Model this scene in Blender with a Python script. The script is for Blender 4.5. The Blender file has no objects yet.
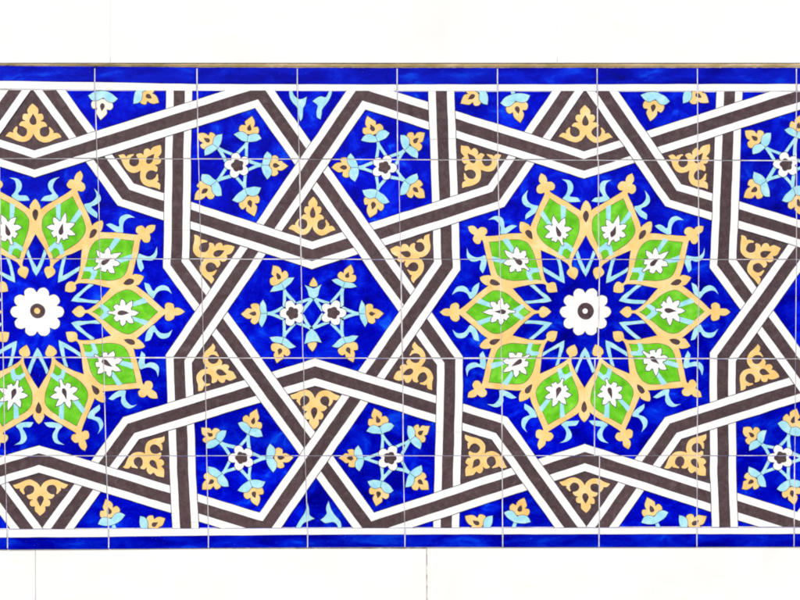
import bpy, bmesh, math, random
from mathutils import Matrix, Vector, Euler, noise
random.seed(7)
S = bpy.context.scene
COL = S.collection
rad = math.radians

# ------------------------------------------------------------------ camera
LENS, CAM, ROT = 40.0, Vector((-0.02123, -1.79028, 1.59571)), Euler((1.527268, 0.000840, -0.010865))
cd = bpy.data.cameras.new('camera'); cd.lens = LENS; cd.sensor_width = 36; cd.clip_end = 200; cd.clip_start = .01
cam = bpy.data.objects.new('camera', cd); COL.objects.link(cam)
cam.location = CAM; cam.rotation_euler = ROT; S.camera = cam
M3 = ROT.to_matrix(); F = LENS/36*800


def W(u, v):
    """point of the design (survey units) -> metres on the wall plane y = 0"""
    d = M3 @ Vector((u-400, 300-v, -F))
    t = -CAM.y/d.y
    return CAM.x+d.x*t, CAM.z+d.z*t


def U(x, z):
    c = M3.transposed() @ (Vector((x, 0, z))-CAM)
    return 400+F*c.x/-c.z, 300-F*c.y/-c.z


PX = abs(W(401, 312)[0]-W(400, 312)[0])      # metres per survey unit

# ------------------------------------------------------------------ tile joints (hand-laid, so slightly uneven)
def lerp(tab, x):
    if x <= tab[0][0]: a, b = tab[0], tab[1]
    elif x >= tab[-1][0]: a, b = tab[-2], tab[-1]
    else:
        for a, b in zip(tab, tab[1:]):
            if a[0] <= x <= b[0]: break
    return a[1]+(b[1]-a[1])*(x-a[0])/(b[0]-a[0])

XMIN, XMAX = -88, 888
HJ = [((0, 158.3), (640, 160.1)), ((0, 258.8), (800, 259.5)), ((0, 357.4), (800, 358.6)), ((0, 455.8), (800, 455.6))]
HW = [.58, .46, .62, .46]
TOPF, BOTF = ((0, 90.0), (800, 91.8)), ((0, 528.6), (800, 526.8))
VJ = [  # per row: list of (x at row top, x at row bottom)
 [(-4, -2), (95, 97), (197.2, 198), (297.4, 299.2), (397.2, 397.5), (497.6, 498), (597.3, 597.6), (697.5, 697.5), (796.4, 796)],
 [(-1, .6), (97.3, 100), (198.5, 201), (299.5, 301), (398.6, 400.5), (498, 500), (598.3, 598.7), (698, 698.7), (796.6, 796.3)],
 [(.8, 3), (100, 103), (201.2, 204), (301.2, 303), (400.6, 402.3), (500, 501.2), (599.6, 598), (698.7, 697.8), (796.3, 795.5)],
 [(3, 4.8), (103.4, 106), (205, 206.6), (303.5, 305), (402.6, 403.2), (502, 502), (594.8, 594.3), (697.2, 697), (795.3, 794.8)],
 [(5, 7), (106.2, 108.4), (206.6, 208.3), (305.2, 307.4), (403.4, 404.8), (502.2, 502.7), (599.5, 599.2), (697, 697), (794.6, 794.2)],
]
def yline(l, x): return l[0][1]+(l[1][1]-l[0][1])*(x-l[0][0])/(l[1][0]-l[0][0])


# ------------------------------------------------------------------ materials
def mat(name, cols, scale=14, detail=4, rough=.22, spec=.2, tint=0, speck=None, bump=.0, stretch=(1, 1, 1)):
    m = bpy.data.materials.new(name); m.use_nodes = True
    nt = m.node_tree; N = nt.nodes; L = nt.links
    b = N['Principled BSDF']; b.inputs['Roughness'].default_value = rough
    b.inputs['Specular IOR Level'].default_value = spec
    g = N.new('ShaderNodeNewGeometry'); mp = N.new('ShaderNodeMapping'); mp.inputs['Scale'].default_value = stretch
    L.new(g.outputs['Position'], mp.inputs['Vector'])
    n = N.new('ShaderNodeTexNoise'); n.inputs['Scale'].default_value = scale; n.inputs['Detail'].default_value = detail
    n.inputs['Roughness'].default_value = .62
    n.inputs['Distortion'].default_value = .6
    L.new(mp.outputs[0], n.inputs['Vector'])
    r = N.new('ShaderNodeValToRGB'); L.new(n.outputs['Fac'], r.inputs[0])
    e = r.color_ramp.elements
    lo, hi = .3, .72
    e[0].position = lo; e[0].color = (*cols[0], 1); e[-1].position = hi; e[-1].color = (*cols[-1], 1)
    for i, c in enumerate(cols[1:-1]):
        k = e.new(lo+(hi-lo)*(i+1)/(len(cols)-1)); k.color = (*c, 1)
    out = r.outputs[0]
    if tint:   # every tile was fired with a slightly different glaze
        sn = N.new('ShaderNodeVectorMath'); sn.operation = 'SNAP'; sn.inputs[1].default_value = (.2, 50, .2)
        ad = N.new('ShaderNodeVectorMath'); ad.operation = 'ADD'; ad.inputs[1].default_value = (20, 25, 20.0)
        L.new(g.outputs['Position'], ad.inputs[0]); L.new(ad.outputs[0], sn.inputs[0])
        wn = N.new('ShaderNodeTexWhiteNoise'); wn.noise_dimensions = '3D'; L.new(sn.outputs[0], wn.inputs['Vector'])
        mr = N.new('ShaderNodeMapRange'); mr.inputs['To Min'].default_value = 1-tint; mr.inputs['To Max'].default_value = 1+tint
        L.new(wn.outputs['Value'], mr.inputs['Value'])
        mu = N.new('ShaderNodeMix'); mu.data_type = 'RGBA'; mu.blend_type = 'MULTIPLY'; mu.inputs['Factor'].default_value = 1
        L.new(out, mu.inputs['A']); L.new(mr.outputs[0], mu.inputs['B']); out = mu.outputs['Result']
    if speck:
        col, sc, thr, amt = speck
        n2 = N.new('ShaderNodeTexNoise'); n2.inputs['Scale'].default_value = sc; n2.inputs['Detail'].default_value = 2
        L.new(g.outputs['Position'], n2.inputs['Vector'])
        mr = N.new('ShaderNodeMapRange'); mr.inputs['From Min'].default_value = thr; mr.inputs['From Max'].default_value = thr+.12
        mr.inputs['To Max'].default_value = amt
        L.new(n2.outputs['Fac'], mr.inputs['Value'])
        mx = N.new('ShaderNodeMix'); mx.data_type = 'RGBA'
        L.new(mr.outputs[0], mx.inputs['Factor']); L.new(out, mx.inputs['A']); mx.inputs['B'].default_value = (*col, 1)
        out = mx.outputs['Result']
    L.new(out, b.inputs['Base Color'])
    if bump:
        n3 = N.new('ShaderNodeTexNoise'); n3.inputs['Scale'].default_value = 60; n3.inputs['Detail'].default_value = 3
        L.new(g.outputs['Position'], n3.inputs['Vector'])
        bp = N.new('ShaderNodeBump'); bp.inputs['Strength'].default_value = bump; bp.inputs['Distance'].default_value = .001
        L.new(n3.outputs['Fac'], bp.inputs['Height']); L.new(bp.outputs[0], b.inputs['Normal'])
    return m

BLUE = mat('cobalt_glaze', [(.0001, .0002, .15), (.0001, .0005, .29), (.0002, .0022, .40), (.0008, .014, .54), (.004, .085, .74)], 19, 7, .16, .03, .19,
           speck=((.01, .05, .62), 300, .62, .5), bump=.25, stretch=(1, 1, 1.3))
BORD = mat('border_cobalt_glaze', [(.0001, .0003, .16), (.0002, .0012, .29), (.0006, .008, .42), (.002, .05, .62)], 19, 6, .16, .04, .12,
           speck=((.15, .3, .8), 420, .68, .7), bump=.25, stretch=(.55, 1, 1.6))
WHITE = mat('white_glaze', [(.67, .665, .64), (.71, .71, .695), (.75, .75, .745)], 40, 6, .2, .08, .012, speck=((.58, .53, .44), 240, .68, .4), bump=.15)
CREAM = mat('cream_glaze', [(.70, .58, .40), (.74, .70, .60), (.76, .74, .68)], 120, 3, .25, .08)
BROWN = mat('manganese_glaze', [(.050, .031, .034), (.064, .041, .044), (.078, .053, .056), (.104, .076, .078)], 75, 8, .4, .05, .10,
            speck=((.18, .14, .13), 480, .62, .4), bump=.3)
GOLD = mat('ochre_glaze', [(.68, .41, .125), (.74, .475, .17), (.765, .525, .225), (.79, .59, .32)], 28, 4, .25, .08, .03, bump=.15)
GREEN = mat('green_glaze', [(.075, .33, .010), (.105, .42, .014), (.135, .49, .024), (.22, .57, .055)], 42, 5, .22, .06, .05, bump=.2)
SKY = mat('turquoise_glaze', [(.22, .52, .62), (.31, .59, .67), (.44, .66, .70)], 60, 5, .22, .08, .02, bump=.15)
LINE = mat('manganese_line', [(.035, .028, .05), (.06, .05, .075)], 60, 2, .5, .1)
GROUT = mat('grout', [(.28, .26, .22), (.48, .455, .42), (.64, .625, .60), (.76, .75, .74)], 24, 7, .9, .05, bump=.5)
MORTAR = mat('mortar', [(.17, .125, .05), (.29, .215, .10), (.40, .30, .165), (.56, .49, .36)], 22, 5, .95, .02, bump=.2, stretch=(.4, 1, 1))
WALL = mat('limewashed_stone', [(.68, .67, .64), (.71, .705, .68), (.735, .73, .715)], 7, 10, .85, .05, speck=((.64, .61, .53), 40, .66, .35), bump=.25)
SEAM = mat('seam_mortar', [(.10, .09, .065), (.30, .27, .21), (.62, .59, .52), (.72, .70, .66)], 38, 5, .95, .02, bump=.6)


# ------------------------------------------------------------------ mesh building in survey units (u right, v down, h in 0.1 mm above the glaze)
LAY = .00010
def spline(pts, n=5):
    """closed Catmull-Rom through pts; a third element marks a sharp corner"""
    P = [(p[0], p[1]) for p in pts]; sh = [len(p) > 2 for p in pts]; m = len(P); out = []
    for i in range(m):
        p1, p2 = P[i], P[(i+1) % m]
        p0 = P[i-1] if not sh[i] else (2*p1[0]-p2[0], 2*p1[1]-p2[1])
        p3 = P[(i+2) % m] if not sh[(i+1) % m] else (2*p2[0]-p1[0], 2*p2[1]-p1[1])
        for k in range(n):
            t = k/n; t2 = t*t; t3 = t2*t
            out.append(tuple(.5*(2*p1[j]+(p2[j]-p0[j])*t+(2*p0[j]-5*p1[j]+4*p2[j]-p3[j])*t2+(3*p1[j]-p0[j]-3*p2[j]+p3[j])*t3) for j in (0, 1)))
    return out

def sharp(pts): return [(p[0], p[1], 1) for p in pts]
def circle(cx, cy, r, n=18, ry=None): return [(cx+r*math.cos(2*math.pi*k/n), cy+(ry or r)*math.sin(2*math.pi*k/n)) for k in range(n)]
def offset(P, o):
    A = sum(P[i-1][0]*P[i][1]-P[i][0]*P[i-1][1] for i in range(len(P)))
    s = 1 if A > 0 else -1; out = []
    for i in range(len(P)):
        a, b, c = P[i-1], P[i], P[(i+1) % len(P)]
        n = []
        for p, q in ((a, b), (b, c)):
            dx, dy = q[0]-p[0], q[1]-p[1]; l = math.hypot(dx, dy) or 1e-9
            n.append((dy/l*s, -dx/l*s))
        mx, my = n[0][0]+n[1][0], n[0][1]+n[1][1]; l = math.hypot(mx, my) or 1e-9
        k = min(1/max(l/2, .45), 1.9)
        out.append((b[0]+mx/l*k*o, b[1]+my/l*k*o))
    return out


def cell(u, v):
    ends = [TOPF]+HJ+[BOTF]
    r = sum(1 for l in ends[1:-1] if v > yline(l, u))
    ya, yb = yline(ends[r], u), yline(ends[r+1], u); t = (v-ya)/(yb-ya)
    return r, sum(1 for a, b in VJ[r] if u > a+(b-a)*t)

def tile_shift(r, k):
    g = random.Random(r*91+k*7+5)
    return g.uniform(-.24, .24), g.uniform(-.22, .22)

def hand(u, v):
    """the painter's unsteady hand and each tile's slightly off seat"""
    a = noise.noise_vector(Vector((u/23, v/23, 3.7))); b = noise.noise_vector(Vector((u/7, v/7, 9.1)))
    dx, dy = tile_shift(*cell(u, v))
    return u+a.x*.42+b.x*.22+dx, v+a.y*.42+b.y*.22+dy


class Sheet:
    """flat glaze areas collected as polygons, cut along the tile joints, then laid on the wall"""
    def __init__(s): s.v = []; s.f = []; s.mats = []
    def mi(s, m):
        if m not in s.mats: s.mats.append(m)
        return s.mats.index(m)
    def poly(s, P, h, m):
        b = len(s.v); hh = h if isinstance(h, (list, tuple)) else [h]*len(P)
        s.v += [(p[0], p[1], q) for p, q in zip(P, hh)]
        s.f.append((list(range(b, b+len(P))), s.mi(m)))
    def outline(s, P, h, out=.5, inn=.18, m=None, skip=None):
        A, B = offset(P, out), offset(P, -inn); n = len(P)
        for i in range(n):
            j = (i+1) % n
            if skip and skip(P[i], P[j]): continue
            s.poly([A[i], A[j], B[j], B[i]], h, m or LINE)
    def shape(s, P, h, m, line=True, out=.5, inn=.18):
        s.poly(P, h, m)
        if line: s.outline(P, h+.25, out, inn)
    def build(s, name, parent, cut=True, clip=True, label=None, free=True):
        bm = bmesh.new(); vs = [bm.verts.new(p) for p in s.v]
        for idx, mi in s.f:
            try: f = bm.faces.new([vs[i] for i in idx])
            except ValueError: continue
            f.material_index = mi; f.normal_update()
        bmesh.ops.triangulate(bm, faces=[f for f in bm.faces if len(f.verts) > 4], ngon_method='EAR_CLIP')
        def bis(a, b, faces):
            d = Vector((b[0]-a[0], b[1]-a[1], 0)); no = Vector((-d.y, d.x, 0)).normalized()
            g = set(faces)
            for f in faces: g.update(f.edges); g.update(f.verts)
            bmesh.ops.bisect_plane(bm, geom=list(g), dist=1e-5, plane_co=(a[0], a[1], 0), plane_no=no)
        def kill(test):
            d = [f for f in bm.faces if test(f.calc_center_median())]
            if d: bmesh.ops.delete(bm, geom=d, context='FACES')
        def box():
            xs = [v.co.x for v in bm.verts]; ys = [v.co.y for v in bm.verts]
            return (min(xs), max(xs), min(ys), max(ys)) if xs else (0, 0, 0, 0)
        if clip:
            for l, sg in ((TOPF, 1), (BOTF, -1)):
                x0, x1, y0, y1 = box()
                if (sg > 0 and y0 < yline(l, x0)+3) or (sg < 0 and y1 > yline(l, x1)-3):
                    bis(l[0], l[1], bm.faces[:]); kill(lambda c: (c.y-yline(l, c.x))*sg < 0)
            x0, x1, y0, y1 = box()
            for X, sg in ((XMIN, 1), (XMAX, -1)):
                if x0 < XMIN or x1 > XMAX:
                    bis((X, 0), (X, 600), bm.faces[:]); kill(lambda c: (c.x-X)*sg < 0)
        if cut:
            for l, w in zip(HJ, HW):
                x0, x1, y0, y1 = box()
                if y0-2 > max(l[0][1], l[1][1]) or y1+2 < min(l[0][1], l[1][1]): continue
                for o in (-w, w): bis((l[0][0], l[0][1]+o), (l[1][0], l[1][1]+o), bm.faces[:])
                kill(lambda c: abs(c.y-yline(l, c.x)) < w)
            ends = [TOPF]+HJ+[BOTF]
            for r in range(5):
                x0, x1, y0, y1 = box()
                inrow = lambda c: yline(ends[r], c.x) < c.y < yline(ends[r+1], c.x)
                if not any(inrow(f.calc_center_median()) for f in bm.faces): continue
                for k, (xa, xb) in enumerate(VJ[r]):
                    w = .40+.22*((k*7+r*3) % 5)/4
                    if x1 < min(xa, xb)-2 or x0 > max(xa, xb)+2: continue
                    ya, yb = yline(ends[r], xa), yline(ends[r+1], xb)
                    for o in (-w, w):
                        ff = [f for f in bm.faces if inrow(f.calc_center_median())]
                        if ff: bis((xa+o, ya), (xb+o, yb), ff)
                    kill(lambda c: inrow(c) and abs(c.x-(xa+(xb-xa)*(c.y-ya)/(yb-ya))) < w)
        if not bm.faces: bm.free(); return None
        for v in bm.verts:
            x, z = W(*(hand(v.co.x, v.co.y) if free else (v.co.x, v.co.y))); v.co = (x, -v.co.z*LAY, z)
        for f in bm.faces:
            f.normal_update()
            if f.normal.y > 0: f.normal_flip()
        lo = [v for v in bm.verts if not v.link_faces]
        if lo: bmesh.ops.delete(bm, geom=lo, context='VERTS')
        me = bpy.data.meshes.new(name); bm.to_mesh(me); bm.free()
        for m in s.mats: me.materials.append(m)
        return link(name, me, parent, label)


def link(name, me, parent, label=None):
    o = bpy.data.objects.new(name, me); COL.objects.link(o)
    if parent: o.parent = parent; o.matrix_parent_inverse = parent.matrix_world.inverted()
    if label: o['label'] = label
    return o

def slab(bm, corners, y0, y1, mi=0, bev=0.0):
    """block whose front outline is given in survey units; y0 front, y1 back"""
    c = [W(*p) for p in corners]
    cx = sum(p[0] for p in c)/len(c); cz = sum(p[1] for p in c)/len(c)
    def ins(p, b): 
        return (p[0]+(b if p[0] < cx else -b), p[1]+(b if p[1] < cz else -b))
    rings = []
    for pts, y in (([ins(p, bev) for p in c], y0), (c, y0+bev*.7), (c, y1)):
        rings.append([bm.verts.new((p[0], y, p[1])) for p in pts])
    fs = [bm.faces.new(rings[0])]
    for a, b in zip(rings, rings[1:]):
        for i in range(len(c)):
            j = (i+1) % len(c); fs.append(bm.faces.new((a[i], a[j], b[j], b[i])))
    fs.append(bm.faces.new(rings[2][::-1]))
    for f in fs: f.material_index = mi
    return fs

def finish(bm, name, mats, parent, label=None):
    bmesh.ops.recalc_face_normals(bm, faces=bm.faces[:])
    me = bpy.data.meshes.new(name); bm.to_mesh(me); bm.free()
    for m in mats: me.materials.append(m)
    return link(name, me, parent, label)

bpy.context.view_layer.update()
# ------------------------------------------------------------------ the tile panel
cx, cz = W(400, 549)
panel = bpy.data.objects.new('tile_panel', None); COL.objects.link(panel)
panel.location = (cx, .02, cz); panel.empty_display_size = .1
panel['label'] = 'glazed blue tile frieze with woven brown and white bands and green rosettes on white wall'
panel['category'] = 'tile panel'
bpy.context.view_layer.update()

# blue tiles of the field, one slab per tile, in one surface
bm = bmesh.new(); ends = [TOPF]+HJ+[BOTF]; hw = [.45]+HW+[.45]
for r in range(5):
    js = [(XMIN, XMIN)]+VJ[r]+[(XMAX, XMAX)]
    for k in range(len(js)-1):
        w0 = .40+.22*(((k-1)*7+r*3) % 5)/4; w1 = .40+.22*((k*7+r*3) % 5)/4
        (a0, a1), (b0, b1) = js[k], js[k+1]
        t0, t1 = yline(ends[r], a0)+hw[r], yline(ends[r], b0)+hw[r]
        u0, u1 = yline(ends[r+1], a1)-hw[r+1], yline(ends[r+1], b1)-hw[r+1]
        dx, dy = tile_shift(r, k)
        slab(bm, [(a0+w0+dx, t0+dy), (b0-w1+dx, t1+dy), (b1-w1+dx, u1+dy), (a1+w0+dx, u0+dy)], 0, .008, bev=.0001)
field = finish(bm, 'blue_field', [BLUE], panel)

# grout bed behind the joints
bm = bmesh.new()
slab(bm, [(XMIN, 68.5), (XMAX, 68.5), (XMAX, 546.2), (XMIN, 548.6)], .00035, .0065)
finish(bm, 'grout_bed', [GROUT], panel)

# border tiles: blue strip with a white fillet along its inner edge
TT = [(-88, 65.4), (0, 66.0), (60, 66.9), (95, 66.6), (197, 67.6), (297, 67.9), (400, 68.1), (888, 68.0)]
TB = [(-88, 79.8), (0, 81.0), (95, 82.3), (197, 84.2), (400, 84.6), (888, 84.0)]
TE = [(-88, 87.9), (0, 88.9), (100, 90.2), (200, 91.0), (888, 91.3)]
BT = [(-88, 529.9), (0, 529.2), (200, 528.4), (400, 527.9), (888, 527.4)]
BB = [(-88, 538.0), (0, 537.4), (100, 536.8), (200, 535.6), (320, 534.5), (888, 533.6)]
BE = [(-88, 550.2), (0, 549.5), (110, 549.0), (200, 548.0), (400, 547.3), (888, 546.6)]
TX = [XMIN, -5, 94.6, 197, 297.3, 397.1, 497.5, 597.2, 697.5, 796.5, XMAX]
BX = [XMIN, 7.4, 108.7, 208.4, 307.6, 404.9, 502.7, 599.0, 697, 794.1, XMAX]
for X, (ea, eb, ec), where in ((TX, (TT, TB, TE), 'upper'), (BX, (BE, BB, BT), 'lower')):
    for k in range(len(X)-1):
        g = .45+.15*random.random(); a, b = X[k]+g, X[k+1]-g
        dy = random.uniform(-.15, .15)
        bm = bmesh.new()
        slab(bm, [(a, lerp(ea, a)+dy), (b, lerp(ea, b)+dy), (b, lerp(ec, b)), (a, lerp(ec, a))], -.00002*random.random(), .008, bev=.0005)
        t = finish(bm, 'border_tile', [BORD], panel)
        sh = Sheet()
        n = 6
        up = [(a+.25+(b-a-.5)*i/n, lerp(eb, a+(b-a)*i/n)+random.uniform(-.18, .18)) for i in range(n+1)]
        dn = [(a+.25+(b-a-.5)*i/n, lerp(ec, a+(b-a)*i/n)+(-.25 if where == 'upper' else .25)) for i in range(n+1)]
        sh.poly(up+dn[::-1], 1.2, WHITE)
        for i in range(n):
            q = .45 if where == 'upper' else -.45
            sh.poly([up[i], up[i+1], (up[i+1][0], up[i+1][1]-q), (up[i][0], up[i][1]-q)], 1.0, LINE)
        sh.build('white_fillet', t, cut=False, clip=False, free=False)

# ------------------------------------------------------------------ strapwork: brown bands edged in white, woven over and under
WD = 26.2
STR = {
 'a': [(-187, 93), (34.4, 164), (260.4, 93.2), (449.7, 360.6), (449.6, 395), (446.4, 532)],
 'b': [(186, 533), (183, 475), (180.3, 395), (178.9, 359), (360, 94), (584.2, 165), (809, 92.8), (1000, 360)],
 'c': [(-187, 528), (39, 458.8), (265, 528), (447, 266), (446.1, 230), (441, 86)],
 'd': [(179.4, 86), (178, 150), (176.9, 230), (176.3, 263.5), (369.4, 528), (584.7, 457.5), (802, 527.2), (990, 265)],
 'e': [(46.5, 86), (125.6, 194.4), (312.3, 255.1), (496.2, 196), (571.5, 86)],
 'f': [(54.5, 533), (131, 428), (315.2, 372), (499.4, 428), (575, 533)],
 'g': [(598.3, 86), (673.1, 195), (800, 233.7), (859, 252.5), (990, 212)],
 'h': [(598, 533), (672.8, 427.8), (794, 389.3), (858, 369), (990, 411)],
 'i': [(729.6, 86), (727, 155), (724.2, 230), (722.6, 263.7), (915, 527.5), (1100, 470)],
 'j': [(725, 533), (723, 475), (722.2, 395), (722.5, 357), (912, 95), (1100, 150)],
 'k': [(18, 86), (-57, 194), (-240, 252)],
 'l': [(30, 533), (-48, 428), (-240, 370)],
}
OVER = {('a', 'b'): {'X': 'b'}}   # filled below
# (strap over, strap under, near u, near v)
CROSS = [('b', 'a', 309, 167), ('c', 'b', 443, 119), ('b', 'e', 540, 150), ('e', 'c', 445, 210), ('a', 'e', 361, 238), ('e', 'b', 262, 238),
 ('c', 'a', 411, 312), ('b', 'd', 211, 312), ('d', 'e', 178, 209), ('a', 'e', 83, 148), ('a', 'd', 178, 120), ('b', 'i', 726, 120), ('g', 'b', 629, 150),
 ('i', 'g', 723, 210), ('j', 'i', 744, 312), ('c', 'd', 309, 460), ('d', 'f', 258, 390), ('f', 'c', 362, 387), ('f', 'b', 180, 410), ('c', 'f', 84, 472),
 ('b', 'c', 183, 503), ('a', 'f', 447, 412), ('f', 'd', 540, 478), ('d', 'a', 446, 503), ('h', 'j', 721, 412), ('d', 'h', 634, 474), ('j', 'd', 723, 503),
 ('a', 'k', -13, 149), ('c', 'l', -8, 473), ('g', 'j', 810, 237), ('i', 'h', 812, 384), ('b', 'j', 860, 168), ('d', 'i', 858, 450)]

for key, P in STR.items():
    for i, j in ((0, 1), (-1, -2)):
        if P[i][1] < 95 or P[i][1] > 525:
            (x0, y0), (x1, y1) = P[i], P[j]; l = math.hypot(x1-x0, y1-y0)
            P[i] = (x0-(x1-x0)/l*24, y0-(y1-y0)/l*24)

def offs(P, o):
    out = []
    for i, p in enumerate(P):
        ns = []
        for a, b in ((P[i-1], p) if i else (p, P[1]), (p, P[i+1]) if i < len(P)-1 else (P[-2], p)):
            dx, dy = b[0]-a[0], b[1]-a[1]; l = math.hypot(dx, dy); ns.append((-dy/l, dx/l))
        mx, my = ns[0][0]+ns[1][0], ns[0][1]+ns[1][1]; l2 = (mx*mx+my*my)/2
        out.append((p[0]+mx/l2*o, p[1]+my/l2*o))
    return out

def isect(p, q, r, s):
    d = (q[0]-p[0])*(s[1]-r[1])-(q[1]-p[1])*(s[0]-r[0])
    if abs(d) < 1e-9: return None
    t = ((r[0]-p[0])*(s[1]-r[1])-(r[1]-p[1])*(s[0]-r[0]))/d
    w = ((r[0]-p[0])*(q[1]-p[1])-(r[1]-p[1])*(q[0]-p[0]))/d
    return (p[0]+t*(q[0]-p[0]), p[1]+t*(q[1]-p[1]), t) if -.03 < t < 1.03 and -.03 < w < 1.03 else None

BANDS = [(-.5, -.208, WHITE), (-.208, .208, BROWN), (.208, .5, WHITE)]
def fine(A, P):
    out = [A[0]]
    for k in range(len(P)-1):
        n = max(1, int(math.hypot(P[k+1][0]-P[k][0], P[k+1][1]-P[k][1])/7))
        out += [(A[k][0]+(A[k+1][0]-A[k][0])*i/n, A[k][1]+(A[k+1][1]-A[k][1])*i/n) for i in range(1, n+1)]
    return out

def lay_band(sh, P, h):
    def strip(o1, o2, hh, m):
        A, B = fine(offs(P, o1), P), fine(offs(P, o2), P)
        for i in range(len(A)-1): sh.poly([A[i], A[i+1], B[i+1], B[i]], hh, m)
    for a, b, m in BANDS: strip(a*WD, b*WD, h, m)
    for o in (-.5, .5):
        q = 1 if o > 0 else -1
        strip(o*WD+q*.42, o*WD-q*.2, h+.12, LINE)
    for o in (-.208, .208): strip(o*WD+.12, o*WD-.12, h+.12, LINE)

ids = list(STR); X = {}
for key in ids:
    sh = Sheet(); P = STR[key]
    lay_band(sh, P, 7+ids.index(key)*.3)
    for o, u, x, y in CROSS:
        if o != key: continue
        best = None
        for i in range(len(P)-1):
            for k in range(len(STR[u])-1):
                q = isect(P[i], P[i+1], STR[u][k], STR[u][k+1])
                if q and (best is None or math.hypot(q[0]-x, q[1]-y) < best[0]): best = (math.hypot(q[0]-x, q[1]-y), q, i)
        if not best: print('no crossing', o, u); continue
        _, q, i = best; X[(o, u, x)] = q
        if best[0] > 12: print('far crossing', o, u, x, y, q)
        # take the over-strap's own course through the crossing, bends included
        def walk(i, q, step, dist):
            out = []; cur = (q[0], q[1]); j = i+1 if step > 0 else i
            while 0 <= j < len(P):
                l = math.hypot(P[j][0]-cur[0], P[j][1]-cur[1])
                if l >= dist:
                    t = dist/l; out.append((cur[0]+(P[j][0]-cur[0])*t, cur[1]+(P[j][1]-cur[1])*t)); return out
                if l > .01: out.append(P[j])
                dist -= l; cur = P[j]; j += step
            return out
        pts = walk(i, q, -1, 19)[::-1]+[(q[0], q[1])]+walk(i, q, 1, 19)
        lay_band(sh, pts, 12)
    sh.build('strapwork_band', panel)

# ------------------------------------------------------------------ brown compartments with ochre trefoil ornaments
GROUND = [
 [(33, 70), (84, 148), (34.4, 164), (-14, 149)], [(585, 70), (629, 150), (584.2, 165), (540, 150)],
 [(84, 148), (178, 120), (177, 209), (125.6, 194.4)], [(442, 119), (540, 150), (496.2, 196), (445, 210)], [(629, 150), (726, 120), (724, 210), (673, 195)],
 [(177, 209), (262, 238), (211, 312), (176.3, 263.5)], [(361, 238), (445, 210), (447, 266), (411, 312)], [(724, 210), (809, 237), (757, 312), (722.5, 263.7)],
 [(309, 167), (361, 238), (312.3, 255), (262, 238)], [(309, 460), (258, 390), (315.2, 372), (362, 387)],
 [(211, 312), (258, 390), (180, 410), (179, 359)], [(411, 312), (449.7, 360.6), (448, 412), (362, 387)], [(744, 312), (808, 386), (721, 412), (722.5, 357)],
 [(131, 428), (180, 411), (183, 503), (84, 472)], [(447, 412), (499.4, 428), (540, 478), (446, 503)], [(672.8, 427.8), (721, 412), (723, 503), (634, 474)],
 [(540, 478), (584.7, 457.5), (634, 474), (586, 548)], [(-8, 473), (39, 458.8), (84, 472), (41, 548)]]
TREF = [  # tip, wing, wing
 ((32.8, 103.2), (5.2, 136), (62, 137.3)), ((585, 104.7), (558.6, 136.8), (613, 137.5)), ((161, 145), (118, 155), (160, 190)), ((461, 144.6), (502, 155), (462.3, 188.3)),
 ((710, 143.8), (667.5, 155.8), (707.3, 189.5)), ((235, 247), (193.7, 234.4), (211.4, 284.5)), ((389.6, 249.2), (429.8, 233.4), (413.2, 283.7)), ((780.6, 248), (740.6, 234.4), (758, 285)),
 ((313, 196), (288.5, 228.8), (335.3, 230)), ((313.7, 430), (289.7, 395), (340.4, 396)), ((237, 378), (212.7, 342.5), (197.8, 391.8)), ((393, 378.8), (414.4, 341), (432.6, 390)),
 ((779.2, 377), (757.6, 343.6), (740, 391.2)), ((164, 477.3), (164.5, 435.6), (122.5, 467.6)), ((466, 476.2), (465, 434), (507.6, 467.6)), ((706, 476.2), (706.1, 433.7), (663.7, 468)),
 ((586.2, 513.2), (558.7, 481.9), (610.6, 483.7)), ((40, 516.2), (12.2, 485), (68.7, 484.2))]
half = [(0, 104.7, 1), (2.8, 107.2), (5.2, 110.2), (5.6, 113.2), (5.2, 114.8, 1), (8.8, 115.0), (10.5, 117.6), (9.9, 120.8), (7.8, 122.4, 1), (11.3, 122.9), (13.9, 125.6, 1), (13.5, 127.5, 1), (10.2, 128.0),
        (7.2, 130.0), (6.2, 132.8), (7.4, 135.8), (10.6, 137.2), (13.9, 136.2), (15.8, 133.2), (15.6, 130.2), (14.8, 128.2, 1), (16.4, 127.3, 1), (18.4, 129.4), (20.4, 131.8, 1), (20.0, 133.4, 1), (23.6, 133.2), (26, 134.8), (28, 137.6, 1),
        (24.5, 138.4), (20.5, 140.2), (16, 142.3), (10.5, 143.2), (5, 141.4), (1.6, 138), (0, 135.2, 1)]
tre = half+[(-p[0], *p[1:]) for p in half[-2:0:-1]]
drop = [(0, 114.9, 1), (2.1, 118.6), (3.4, 121.8), (2.6, 125), (0, 126.3), (-2.6, 125), (-3.4, 121.8), (-2.1, 118.6)]
def affine(A, B, C):
    # maps (0,104.7)->A, (-28,137.5)->B, (28,137.5)->C
    ex = ((C[0]-B[0])/56, (C[1]-B[1])/56); mid = ((B[0]+C[0])/2, (B[1]+C[1])/2)
    ey = ((mid[0]-A[0])/32.8, (mid[1]-A[1])/32.8)
    return lambda p: (A[0]+ex[0]*p[0]+ey[0]*(p[1]-104.7), A[1]+ex[1]*p[0]+ey[1]*(p[1]-104.7))
def wob(p, a=.28): return (p[0]+random.uniform(-a, a), p[1]+random.uniform(-a, a), *p[2:])
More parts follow.
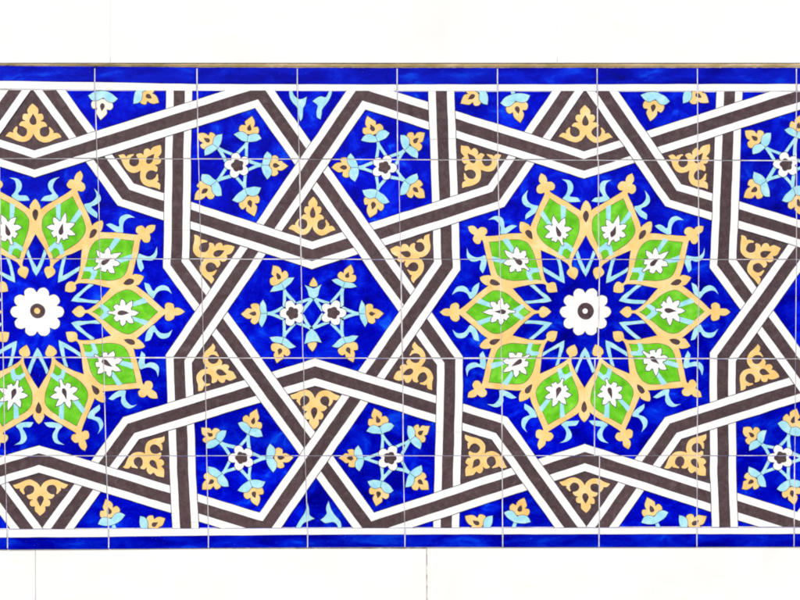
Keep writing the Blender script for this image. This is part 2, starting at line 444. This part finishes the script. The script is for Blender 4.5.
for g, (A, B, C) in zip(GROUND, TREF):
    sh = Sheet(); sh.poly(g, 1.5, BROWN)
    gr = sh.build('brown_compartment', panel)
    T = affine(A, B, C)
    sh = Sheet()
    P = spline([(*T(wob(p)), *p[2:]) for p in tre], 4)
    sh.shape(P, 3, GOLD, out=.3, inn=.25)
    # small dark dot where the hole pinches to the ground colour
    orn = Sheet.build(sh, 'trefoil_ornament', gr)
    sh = Sheet(); sh.poly(spline([(*T(wob(p, .2)), *p[2:]) for p in drop], 4), 4.2, BROWN)
    sh.build('teardrop_eye', gr)

# ------------------------------------------------------------------ rosettes
pet = [(34.4, 0, 1), (38, -3.6), (42, -5.7), (45.2, -4.4), (46.8, -1.7), (49, -1.6), (52.5, -3.2), (60, -9.4), (66, -16), (72.76, -23.64, 1),
       (106.1, -34.5, 1), (104.6, -31.2), (100.6, -27.2), (97.8, -26.4, 1), (103.5, -22), (109.7, -16.6), (117, -10.2), (124.6, -3.6), (126.6, -3.0, 1), (126.2, -6.4), (128.2, -8.9), (131.4, -9.1), (134.6, -7.2), (135.8, -3.4, 1),
       (138.5, -3.9), (142, -3.2), (145.8, 0, 1)]
petal = pet+[(p[0], -p[1], *p[2:]) for p in pet[-2:0:-1]]
lens = [(54.6, 0, 1), (58.5, -2.4), (64.5, -7), (69.5, -11.2), (78, -18.0), (87, -21.6), (93, -21.2), (98, -18.4), (104, -13.6), (112, -6.6), (119.4, 0, 1)]
lens = lens+[(p[0], -p[1], *p[2:]) for p in lens[-2:0:-1]]
def palmette():
    P = [(70.6, -1.1, 1), (75.5, -1.5, 1)]
    for a, tip in ((-140, 11), (-96, 14.2), (-50, 14.6), (-1, 16.4), (48, 14.6), (95, 14.2), (140, 11)):
        a += random.uniform(-2, 2); tip *= random.uniform(.93, 1.07); half_w = 18
        pol = lambda r, d, *s: (85.5+r*math.cos(rad(a+d)), r*math.sin(rad(a+d)), *s)
        P += [pol(8.2, -half_w-2, 1), pol(11.2, -half_w+5), pol(tip, random.uniform(-4, 4), 1), pol(11.2, half_w-5), pol(8.2, half_w+2, 1)]
    P += [(75.5, 1.5, 1), (70.6, 1.1, 1)]
    return P
eye = [(79.4, 0), (80.8, -1.8), (83.4, -2.4), (87, -1.5), (91.6, 0, 1), (87, 1.5), (83.4, 2.4), (80.8, 1.8)]
sout = [(93.5, -4.4, 1), (95.8, -9.4, 1), (106.4, -13.9, 1), (109.6, -9.4, 1)]
sin_ = [(72.4, -2.2, 1), (69.6, -4.4), (63.6, -8.2, 1), (60.4, -5.2, 1), (65.2, -2.0), (66.0, 0, 1), (65.2, 2.0), (60.4, 5.2, 1), (63.6, 8.2, 1), (69.6, 4.4), (72.4, 2.2, 1)]
tend = [(112.4, -13.4, 1), (110.0, -17), (107.8, -22.6), (106.2, -29.2, 1), (110.8, -27.6), (113, -23.8), (114.4, -20.8), (116, -20.4, 1), (119, -24.4), (123.8, -26.6), (129.4, -24.4), (133.6, -17.4, 1),
        (128.4, -21.0), (122.8, -20.8), (118.6, -18.0), (115.6, -13.0, 1)]
vee = [(35.2, 0, 1), (41, -3.6), (49, -6.8), (60, -11.2, 1), (62, -7.8, 1), (52.5, -4.4), (43.6, 0, 1), (52.5, 4.4), (62, 7.8, 1), (60, 11.2, 1), (49, 6.8), (41, 3.6)]
dr18 = [(89.6, 0, 1), (93, -2.0), (97, -2.9), (100, -1.9), (101, 0), (100, 1.9), (97, 2.9), (93, 2.0)]

def rosette(c, ringr, core, lobes, sc, label):
    bx, bz = W(*c)
    def T(p, a, ds=0):
        ca, sa = math.cos(a), math.sin(a); s = sc*PX
        x, y = p[0]*ca-p[1]*sa, p[0]*sa+p[1]*ca
        return (*U(bx+x*s, bz-y*s), *p[2:])
    A = [rad(36*k) for k in range(10)]
    sh = Sheet()
    for k, a in enumerate(A):
        random.seed(1000+k+int(c[0]))
        pts = []
        for i, p in enumerate(petal):
            on = abs(abs(math.degrees(math.atan2(p[1], p[0])))-18) < .15
            pts.append(T(p if on else wob(p, .3), a))
        P = spline(pts, 4); sh.poly(P, 2.0, GOLD)
        e1 = [T((72.76, sg*23.64), a)[:2] for sg in (-1, 1)]; e2 = [T((106.1, sg*34.5), a)[:2] for sg in (-1, 1)]
        def skip(p, q):
            for u, w in zip(e1, e2):
                d = math.hypot(w[0]-u[0], w[1]-u[1])
                f = lambda z: abs((w[0]-u[0])*(z[1]-u[1])-(w[1]-u[1])*(z[0]-u[0]))/d
                if f(p) < .06 and f(q) < .06: return True
            return False
        sh.outline(P, 2.25, .38, .15, skip=skip)
        sh.poly(spline([T(wob(p, .3), a+rad(18)) for p in dr18], 4), 3.2, BROWN)
    ro = sh.build('rosette', panel, label=label)
    for k, a in enumerate(A):
        random.seed(2000+k+int(c[0]))
        sh = Sheet(); sh.shape(spline([T(wob(p, .25), a) for p in lens], 4), 3.2, GREEN, out=.12, inn=.3)
        leaf = sh.build('green_petal', ro)
        sh = Sheet()
        flip = lambda P: [(p[0], -p[1], *p[2:]) for p in P]
        for Q in (sout, flip(sout), sin_):
            sh = Sheet(); sh.shape(spline([T(wob(p, .4), a) for p in Q], 3), 4.4, SKY, line=False); sh.build('flower_stem', ro)
        sh = Sheet(); j = rad(random.uniform(-1.2, 1.2)); tl = random.uniform(-.06, .06)
        G = lambda P, w: [T((wob(p, w)[0], wob(p, w)[1]+(p[0]-84)*tl, *p[2:]), a+j) for p in P]
        sh.shape(spline(G(palmette(), .3), 3), 5.6, WHITE, out=.5, inn=.1)
        sh.poly(spline(G(eye, .3), 4), 6.3, BROWN)
        sh.build('palmette_flower', ro)
        for Q in (tend, flip(tend)):
            sh = Sheet(); sh.shape(spline([T(wob(p, .45), a) for p in Q], 4), 1.2, SKY, out=.15, inn=.1); sh.build('tendril', ro)
        sh = Sheet(); sh.shape(spline([T(wob(p, .4), a+rad(18)) for p in vee], 3), 1.0, SKY, out=.25, inn=.2); sh.build('inner_chevron', ro)
    random.seed(31+int(c[0]))
    sh = Sheet(); P = []
    n = 10
    for k in range(n):
        for d, r in ((-15.5, 21.6), (-10.5, 24.2), (0, 25.8), (10.5, 24.2), (15.5, 21.6)):
            w = r*(1+random.uniform(-.014, .014))*lobes
            P.append(T((w*math.cos(rad(36*k+d)), w*math.sin(rad(36*k+d))*.95), 0))
        P.append((*T((20.0*lobes*math.cos(rad(36*k+18)), 20.0*lobes*math.sin(rad(36*k+18))*.95), 0), 1))
    sh.shape(spline(P, 3), 1.5, WHITE, out=.5, inn=.15)
    cf = sh.build('centre_flower', ro)
    sh = Sheet(); sh.poly([T(p, 0) for p in circle(.4, -.8, ringr, 28)], 2.4, BROWN)
    sh.poly([T(p, 0) for p in circle(-.2, -.9, core[0], 14)], 3.2, core[1])
    sh.build('centre_ring', ro)
    return ro

rosette((585.2, 312), 8.3, (2.7, WHITE), 1.0, 1.0, 'rosette with a pale cream dot in its brown centre ring')
rosette((37, 312), 7.4, (3.0, GOLD), 1.02, 1.008, 'rosette with an ochre dot in its brown centre ring')

# ------------------------------------------------------------------ five-bud sprays
leafp = [(-.2, 0, 1), (.4, -4.4), (2.0, -9.4), (5.4, -14.6, 1), (9.2, -10.6), (9.8, -5.4), (6.6, -.2, 1), (9.8, 5.4), (9.2, 10.6), (5.4, 14.6, 1), (2.0, 9.4), (.4, 4.4)]
budp = [(7.4, 0), (7.6, -4.8), (9.4, -9.2), (13.2, -10.6), (16.8, -8.6), (16.4, -4.8, 1), (19.8, -5.3), (23.2, -3.5), (27, 0, 1), (23.2, 3.5), (19.8, 5.3), (16.4, 4.8, 1), (16.8, 8.6), (13.2, 10.6), (9.4, 9.2), (7.6, 4.8)]
beye = [(11.2, 0), (12.2, -1.9), (14.2, -2.3), (16.4, -1.4), (18.6, 0, 1), (16.4, 1.4), (14.2, 2.3), (12.2, 1.9)]
def frame(base, tip):
    dx, dy = (tip[0]-base[0])/26.6, (tip[1]-base[1])/26.6
    l = math.hypot(dx, dy); k = (.98/l)**.5 if l > .98 else 1     # keep the width near its true size
    return lambda p: (base[0]+dx*p[0]-dy*p[1]*k, base[1]+dy*p[0]+dx*p[1]*k, *p[2:])
slim = [(.2, 0, 1), (1.0, -4.6), (2.4, -9), (5.0, -14.4, 1), (8.0, -9.4), (7.8, -4.4), (7.2, 0), (7.8, 4.4), (8.0, 9.4), (5.0, 14.4, 1), (2.4, 9), (1.0, 4.6)]
def bud(base, tip, parent, lf=None):
    T = frame(base, tip); sh = Sheet()
    sk = random.uniform(-.16, .16)
    wv = lambda p, a: wob((p[0]+p[1]*sk, p[1], *p[2:]), a)
    sh.shape(spline([T(wv(p, .45)) for p in budp], 4), 3.0, GOLD, out=.4, inn=.3)
    sh.poly(spline([T(wv(p, .3)) for p in beye], 4), 4.0, BROWN)
    o = sh.build('flower_bud', parent)
    sh = Sheet(); sh.shape(spline([T(wv(p, .5)) for p in lf or leafp], 4), 4.4, SKY, out=.25, inn=.2)
    T2 = T((0.2, 0)); T3 = T((6.4, 0))
    d = (T3[0]-T2[0], T3[1]-T2[1]); l = math.hypot(*d); nx, ny = -d[1]/l*.22, d[0]/l*.22
    sh.poly([(T2[0]+nx, T2[1]+ny), (T3[0]+nx, T3[1]+ny), (T3[0]-nx, T3[1]-ny), (T2[0]-nx, T2[1]-ny)], 4.8, LINE)
    sh.build('bud_leaf', parent)
def stem(sh, base, hub, r=11.5, sp=6.0, w=1.75):
    dx, dy = hub[0]-base[0], hub[1]-base[1]; l = math.hypot(dx, dy); dx /= l; dy /= l
    T = lambda p: (base[0]+dx*p[0]-dy*p[1], base[1]+dy*p[0]+dx*p[1], *p[2:])
    e = l-r+2
    P = [(-.6, -1.6, 1), (4, -2.4), (e, -sp-w*.7, 1), (e+1.6, -sp+w, 1), (7.2, -.2, 1), (7.2, .2, 1), (e+1.6, sp-w, 1), (e, sp+w*.7, 1), (4, 2.4), (-.6, 1.6, 1)]
    sh.shape(spline([T(wob(p, .3)) for p in P], 3), 1.2, SKY, out=.25, inn=.15)
def hub(sh, c, a0, r=12.6):
    P = []
    for k in range(5):
        for d, q in ((-25, .83), (-13, .99), (0, 1.02), (13, .99), (25, .83)):
            P.append((c[0]+r*q*math.cos(a0+rad(72*k+d)), c[1]+r*q*math.sin(a0+rad(72*k+d))))
        P.append((c[0]+r*.63*math.cos(a0+rad(72*k+36)), c[1]+r*.63*math.sin(a0+rad(72*k+36)), 1))
    P = [wob(p, .25) for p in P]
    sh.shape(spline(P, 3), 2.4, WHITE, out=.45, inn=.15)
    Q = []
    for k in range(5):
        for d, q in ((-18, .96), (0, 1.05), (18, .96)): Q.append((c[0]+6.3*q*math.cos(a0+rad(72*k+d)), c[1]+6.3*q*math.sin(a0+rad(72*k+d))))
        Q.append((c[0]+5.2*math.cos(a0+rad(72*k+36)), c[1]+5.2*math.sin(a0+rad(72*k+36)), 1))
    sh.poly(spline([wob(p, .2) for p in Q], 3), 3.4, BROWN)

SPRAY = [
 ((237.5, 165.6), [((246.9, 141.9), (251.3, 116.3)), ((262, 165), (288, 166.3)), ((245, 188.7), (254.4, 216.3)), ((217, 181.3), (194.4, 199.4)), ((217.8, 148), (197.5, 133.5))]),
 ((383.9, 167.3), [((377.7, 142), (367.6, 116)), ((405, 149.9), (424.4, 132.4)), ((358, 167.3), (331.3, 167.5)), ((376.9, 190.6), (369.4, 217.5)), ((405, 180.6), (424.4, 197))]),
 ((241.5, 458), [((248.7, 434.4), (256.9, 409.4)), ((266.3, 458), (293, 457.5)), ((220.6, 442.5), (201.3, 427.5)), ((250, 481), (257.5, 506.3)), ((222.5, 473.5), (202, 489.5))]),
 ((390.2, 458), [((381.9, 433.7), (374.4, 408)), ((410, 440), (429.6, 426)), ((363.7, 458.7), (339.4, 457.7)), ((382, 481), (376, 506)), ((410, 473), (428.7, 489.4))]),
 ((786, 164.8), [((766, 147), (745, 130.5)), ((796, 137.6), (800.6, 115)), ((811, 164), (837, 165)), ((793, 188), (802.5, 215)), ((766, 181), (743.7, 197.5))]),
 ((780.5, 457.5), [((761.3, 443.7), (742.5, 427.5)), ((761.3, 474), (742, 488.9)), ((788.7, 434.5), (796.8, 408)), ((789, 480.5), (794.4, 505)), ((806, 458), (832, 457))]),
]
for c, buds in SPRAY:
    random.seed(int(c[0]*7+c[1]))
    sh = Sheet()
    for b, t in buds: stem(sh, b, c)
    b, t = buds[0]; a0 = math.atan2(b[1]-c[1], b[0]-c[0])+rad(36)
    hub(sh, c, a0)
    o = sh.build('flower_spray', panel)
    for b, t in buds: bud(b, t, o)

# the hexagon's twin spray
random.seed(55)
HL, HR = (292.4, 313.2), (333.4, 312.6)
sh = Sheet()
LB = [((284.4, 289), (273.7, 265.6)), ((267.6, 313), (241, 313.8)), ((284, 337.5), (276.8, 363))]
RB = [((343.2, 287.6), (351, 265)), ((358.5, 313.4), (383.8, 313.2)), ((343.3, 336.6), (353.4, 362))]
for b, t in LB: stem(sh, b, HL)
for b, t in RB: stem(sh, b, HR)
for b in ((313.7, 297.2), (311.9, 328.6)):
    for h in (HL, HR): stem(sh, b, h, sp=5.2)
hub(sh, HL, rad(36)); hub(sh, HR, 0)
tw = sh.build('twin_spray', panel, label='paired spray of two white flowers in the blue hexagon')
for b, t in LB+RB: bud(b, t, tw, slim)
for cup, bd in (([(313.7, 298.6, 1), (309.2, 296), (307.6, 290), (304.8, 284.6, 1), (310.2, 286.8), (313.6, 288.2), (317, 286.6), (321.6, 284.2, 1), (319.4, 290), (318, 295.8)], [(309.8, 286), (310.6, 281.6), (313.7, 276.8, 1), (316.9, 281.6), (317.4, 286)]),
                ([(311.8, 328, 1), (307, 333), (306, 338), (304.3, 343.9, 1), (309.6, 342.4), (312.6, 341.6), (316.6, 341.6), (322, 342.6, 1), (319.4, 336.6), (316.6, 332)], [(308.2, 343), (309, 347.6), (312.5, 351.8, 1), (316, 347.4), (316.7, 342)])):
    sh = Sheet(); sh.shape(spline(bd, 4), 3.0, GOLD, out=.4, inn=.3); sh.build('flower_bud', tw)
    sh = Sheet(); sh.shape(spline(cup, 4), 4.4, SKY, out=.25, inn=.2); sh.build('bud_leaf', tw)

# buds and leaves of sprays cut off by the borders
CUTB = [((103.5, 91), (100.3, 120)), ((136.5, 89), (158.5, 102.6)), ((513.5, 93.5), (520.6, 123)), ((485, 89), (461, 103)), ((656.5, 92.5), (650, 121)), ((685.5, 88), (708.8, 102)),
        ((113.4, 524.6), (105.8, 499)), ((142, 531), (165.4, 518.6)), ((489, 531), (466, 516)), ((515.5, 522.5), (524.2, 497.4)), ((656.8, 523), (647.2, 497.6)), ((682, 531), (706.3, 516))]
for ci, (b, t) in enumerate(CUTB):
    gm = CREAM if ci == 0 else GOLD
    random.seed(int(b[0]*3+t[1]))
    T = frame(b, t); sh = Sheet()
    sh.poly([T(p) for p in ((1, -1.6), (1, 1.6), (-9, 2.2), (-9, -2.2))], 1.2, SKY)
    sh.shape(spline([T(wob(p, .3)) for p in budp], 4), 3.0, gm, out=.4, inn=.3)
    sh.poly(spline([T(wob(p, .2)) for p in beye], 4), 4.0, BROWN)
    o = sh.build('cropped_bud', panel, label='pale cream bud cut off by the border' if ci == 0 else None)
    sh = Sheet(); sh.shape(spline([T(wob(p, .3)) for p in leafp], 4), 4.4, SKY, out=.25, inn=.2)
    sh.build('bud_leaf', o)
LEAF = [
 [(288.4, 88, 1), (289.6, 97), (292.4, 102.4), (297, 107.6), (298.2, 113), (299.2, 118), (300.4, 121.6, 1), (302.6, 117.6), (303, 111), (303.2, 108, 1), (305.6, 103.6), (307.2, 96.6, 1), (302.4, 98.6), (297.6, 98.2), (293.4, 94.2), (292, 88, 1)],
 [(332.6, 88, 1), (331, 96), (327, 103.6), (322.4, 109.6), (321.6, 114.6), (320.6, 119.6, 1), (317, 117.4), (316.4, 112), (317.8, 106.6), (316, 104, 1), (312.4, 101.4, 1), (316.6, 98), (321, 96.2), (325.8, 97), (328.4, 92), (329, 88, 1)],
 [(306.8, 500.2, 1), (306.2, 508), (304.2, 514), (299.6, 521), (294, 531, 1), (299.6, 531, 1), (303.6, 524), (309, 521.4), (315, 518.8, 1), (310, 515.4), (309.2, 509)],
 [(328.8, 500.6, 1), (326.4, 507), (327, 513.4, 1), (324, 517), (320.2, 519.8, 1), (325.6, 523.2), (333, 522), (337.4, 525), (338.8, 531, 1), (342.4, 531, 1), (340.8, 521.6), (335.6, 515.4), (331.4, 509)]]
for P in LEAF:
    sh = Sheet(); sh.shape(spline(P, 4), 2.0, SKY, out=.3, inn=.2); sh.build('cropped_leaf', panel)

# ragged mortar bead along the panel's top edge
random.seed(3)
bm = bmesh.new(); n = 420; rows = []
for i in range(n+1):
    u = XMIN+(XMAX-XMIN)*i/n
    lo = lerp(TT, u)-.7+random.uniform(-.45, .25)
    hi = 63.2+.3*math.sin(u*.05)*math.sin(u*.013)+random.uniform(-.18, .18)
    mid = (lo+hi)/2+random.uniform(-.3, .3)
    prof = [(lo+1.2, .004), (lo+.3, .0018+random.uniform(-.0002, .0002)), (mid, .0009+random.uniform(-.0003, .0003)), (hi, .0020+random.uniform(-.0002, .0002)), (hi-.8, .009)]
    rows.append([bm.verts.new((W(u, p[0])[0], p[1], W(u, p[0])[1])) for p in prof])
for a, b in zip(rows, rows[1:]):
    for k in range(4): bm.faces.new((a[k], b[k], b[k+1], a[k+1]))
finish(bm, 'mortar_bead', [MORTAR], panel)

# ------------------------------------------------------------------ the wall
wall = bpy.data.objects.new('wall', None); COL.objects.link(wall); wall.location = (cx, .02, cz-.6)
wall['kind'] = 'structure'; wall['label'] = 'white limewashed stone wall above and below the blue tile frieze'; wall['category'] = 'wall'
bpy.context.view_layer.update()
def wall_slab(u0, u1, v0, v1, y=.0035, lean=0):
    bm = bmesh.new()
    a = [W(u0, v0), W(u1, v0), W(u1+lean, v1), W(u0+lean, v1)]
    n = 24; top = [[], []]
    fs = slab(bm, [(u0, v0), (u1, v0), (u1+lean, v1), (u0+lean, v1)], y, .06, bev=.0004)
    return finish(bm, 'wall_slab', [WALL], wall)
# masonry above the frieze
wall_slab(XMIN-400, 110.2, -420, 62.9, .0004)
wall_slab(110.5, 557.3, -420, 62.9, .0003)
wall_slab(557.65, XMAX+400, -420, 62.9, .0004)
bm = bmesh.new()
slab(bm, [(XMIN-398, -418), (XMAX+398, -418), (XMAX+398, 58), (XMIN-398, 58)], .0010, .05)
finish(bm, 'pointing_mortar', [WALL], wall)
# slabs below it
wall_slab(XMIN-400, 34.55, 550.0, 1050, .0030, 2)
wall_slab(35.0, 426.3, 549.4, 1050, .0028, 2)
wall_slab(427.4, XMAX+400, 547.6, 1050, .0030, 2)
# masonry left and right of the frieze
wall_slab(XMIN-400, XMIN-.8, 63.4, 549.0, .0026)
wall_slab(XMAX+.8, XMAX+400, 63.4, 546.8, .0026)
bm = bmesh.new()
slab(bm, [(XMIN-401, -421), (XMAX+401, -421), (XMAX+401, 1051), (XMIN-401, 1051)], .0046, .075)
finish(bm, 'backing_mortar', [SEAM], wall)

# ------------------------------------------------------------------ light: bright overcast daylight on the wall
SUN_EL, SUN_AZ = 50, 22
sd = bpy.data.lights.new('sun', 'SUN'); sd.energy = 1.5; sd.angle = rad(14); sd.color = (1, .975, .94)
so = bpy.data.objects.new('sun', sd); COL.objects.link(so)
d = Vector((math.sin(rad(-SUN_AZ))*math.cos(rad(SUN_EL)), -math.cos(rad(SUN_AZ))*math.cos(rad(SUN_EL)), math.sin(rad(SUN_EL))))
so.rotation_euler = d.to_track_quat('Z', 'Y').to_euler(); so.location = (-2, -5, 6)
w = bpy.data.worlds.new('World'); S.world = w; w.use_nodes = True
nt = w.node_tree; sk = nt.nodes.new('ShaderNodeTexSky'); sk.sky_type = 'NISHITA'; sk.sun_disc = False
sk.sun_elevation = rad(SUN_EL); sk.sun_rotation = math.atan2(d.x, d.y); sk.dust_density = 3.0; sk.ozone_density = .6
nt.links.new(sk.outputs[0], nt.nodes['Background'].inputs[0]); nt.nodes['Background'].inputs[1].default_value = .12
S.view_settings.view_transform = 'Standard'; S.view_settings.look = 'None'; S.view_settings.exposure = 1.0; S.view_settings.gamma = 1
S.cycles.filter_width = 1.9
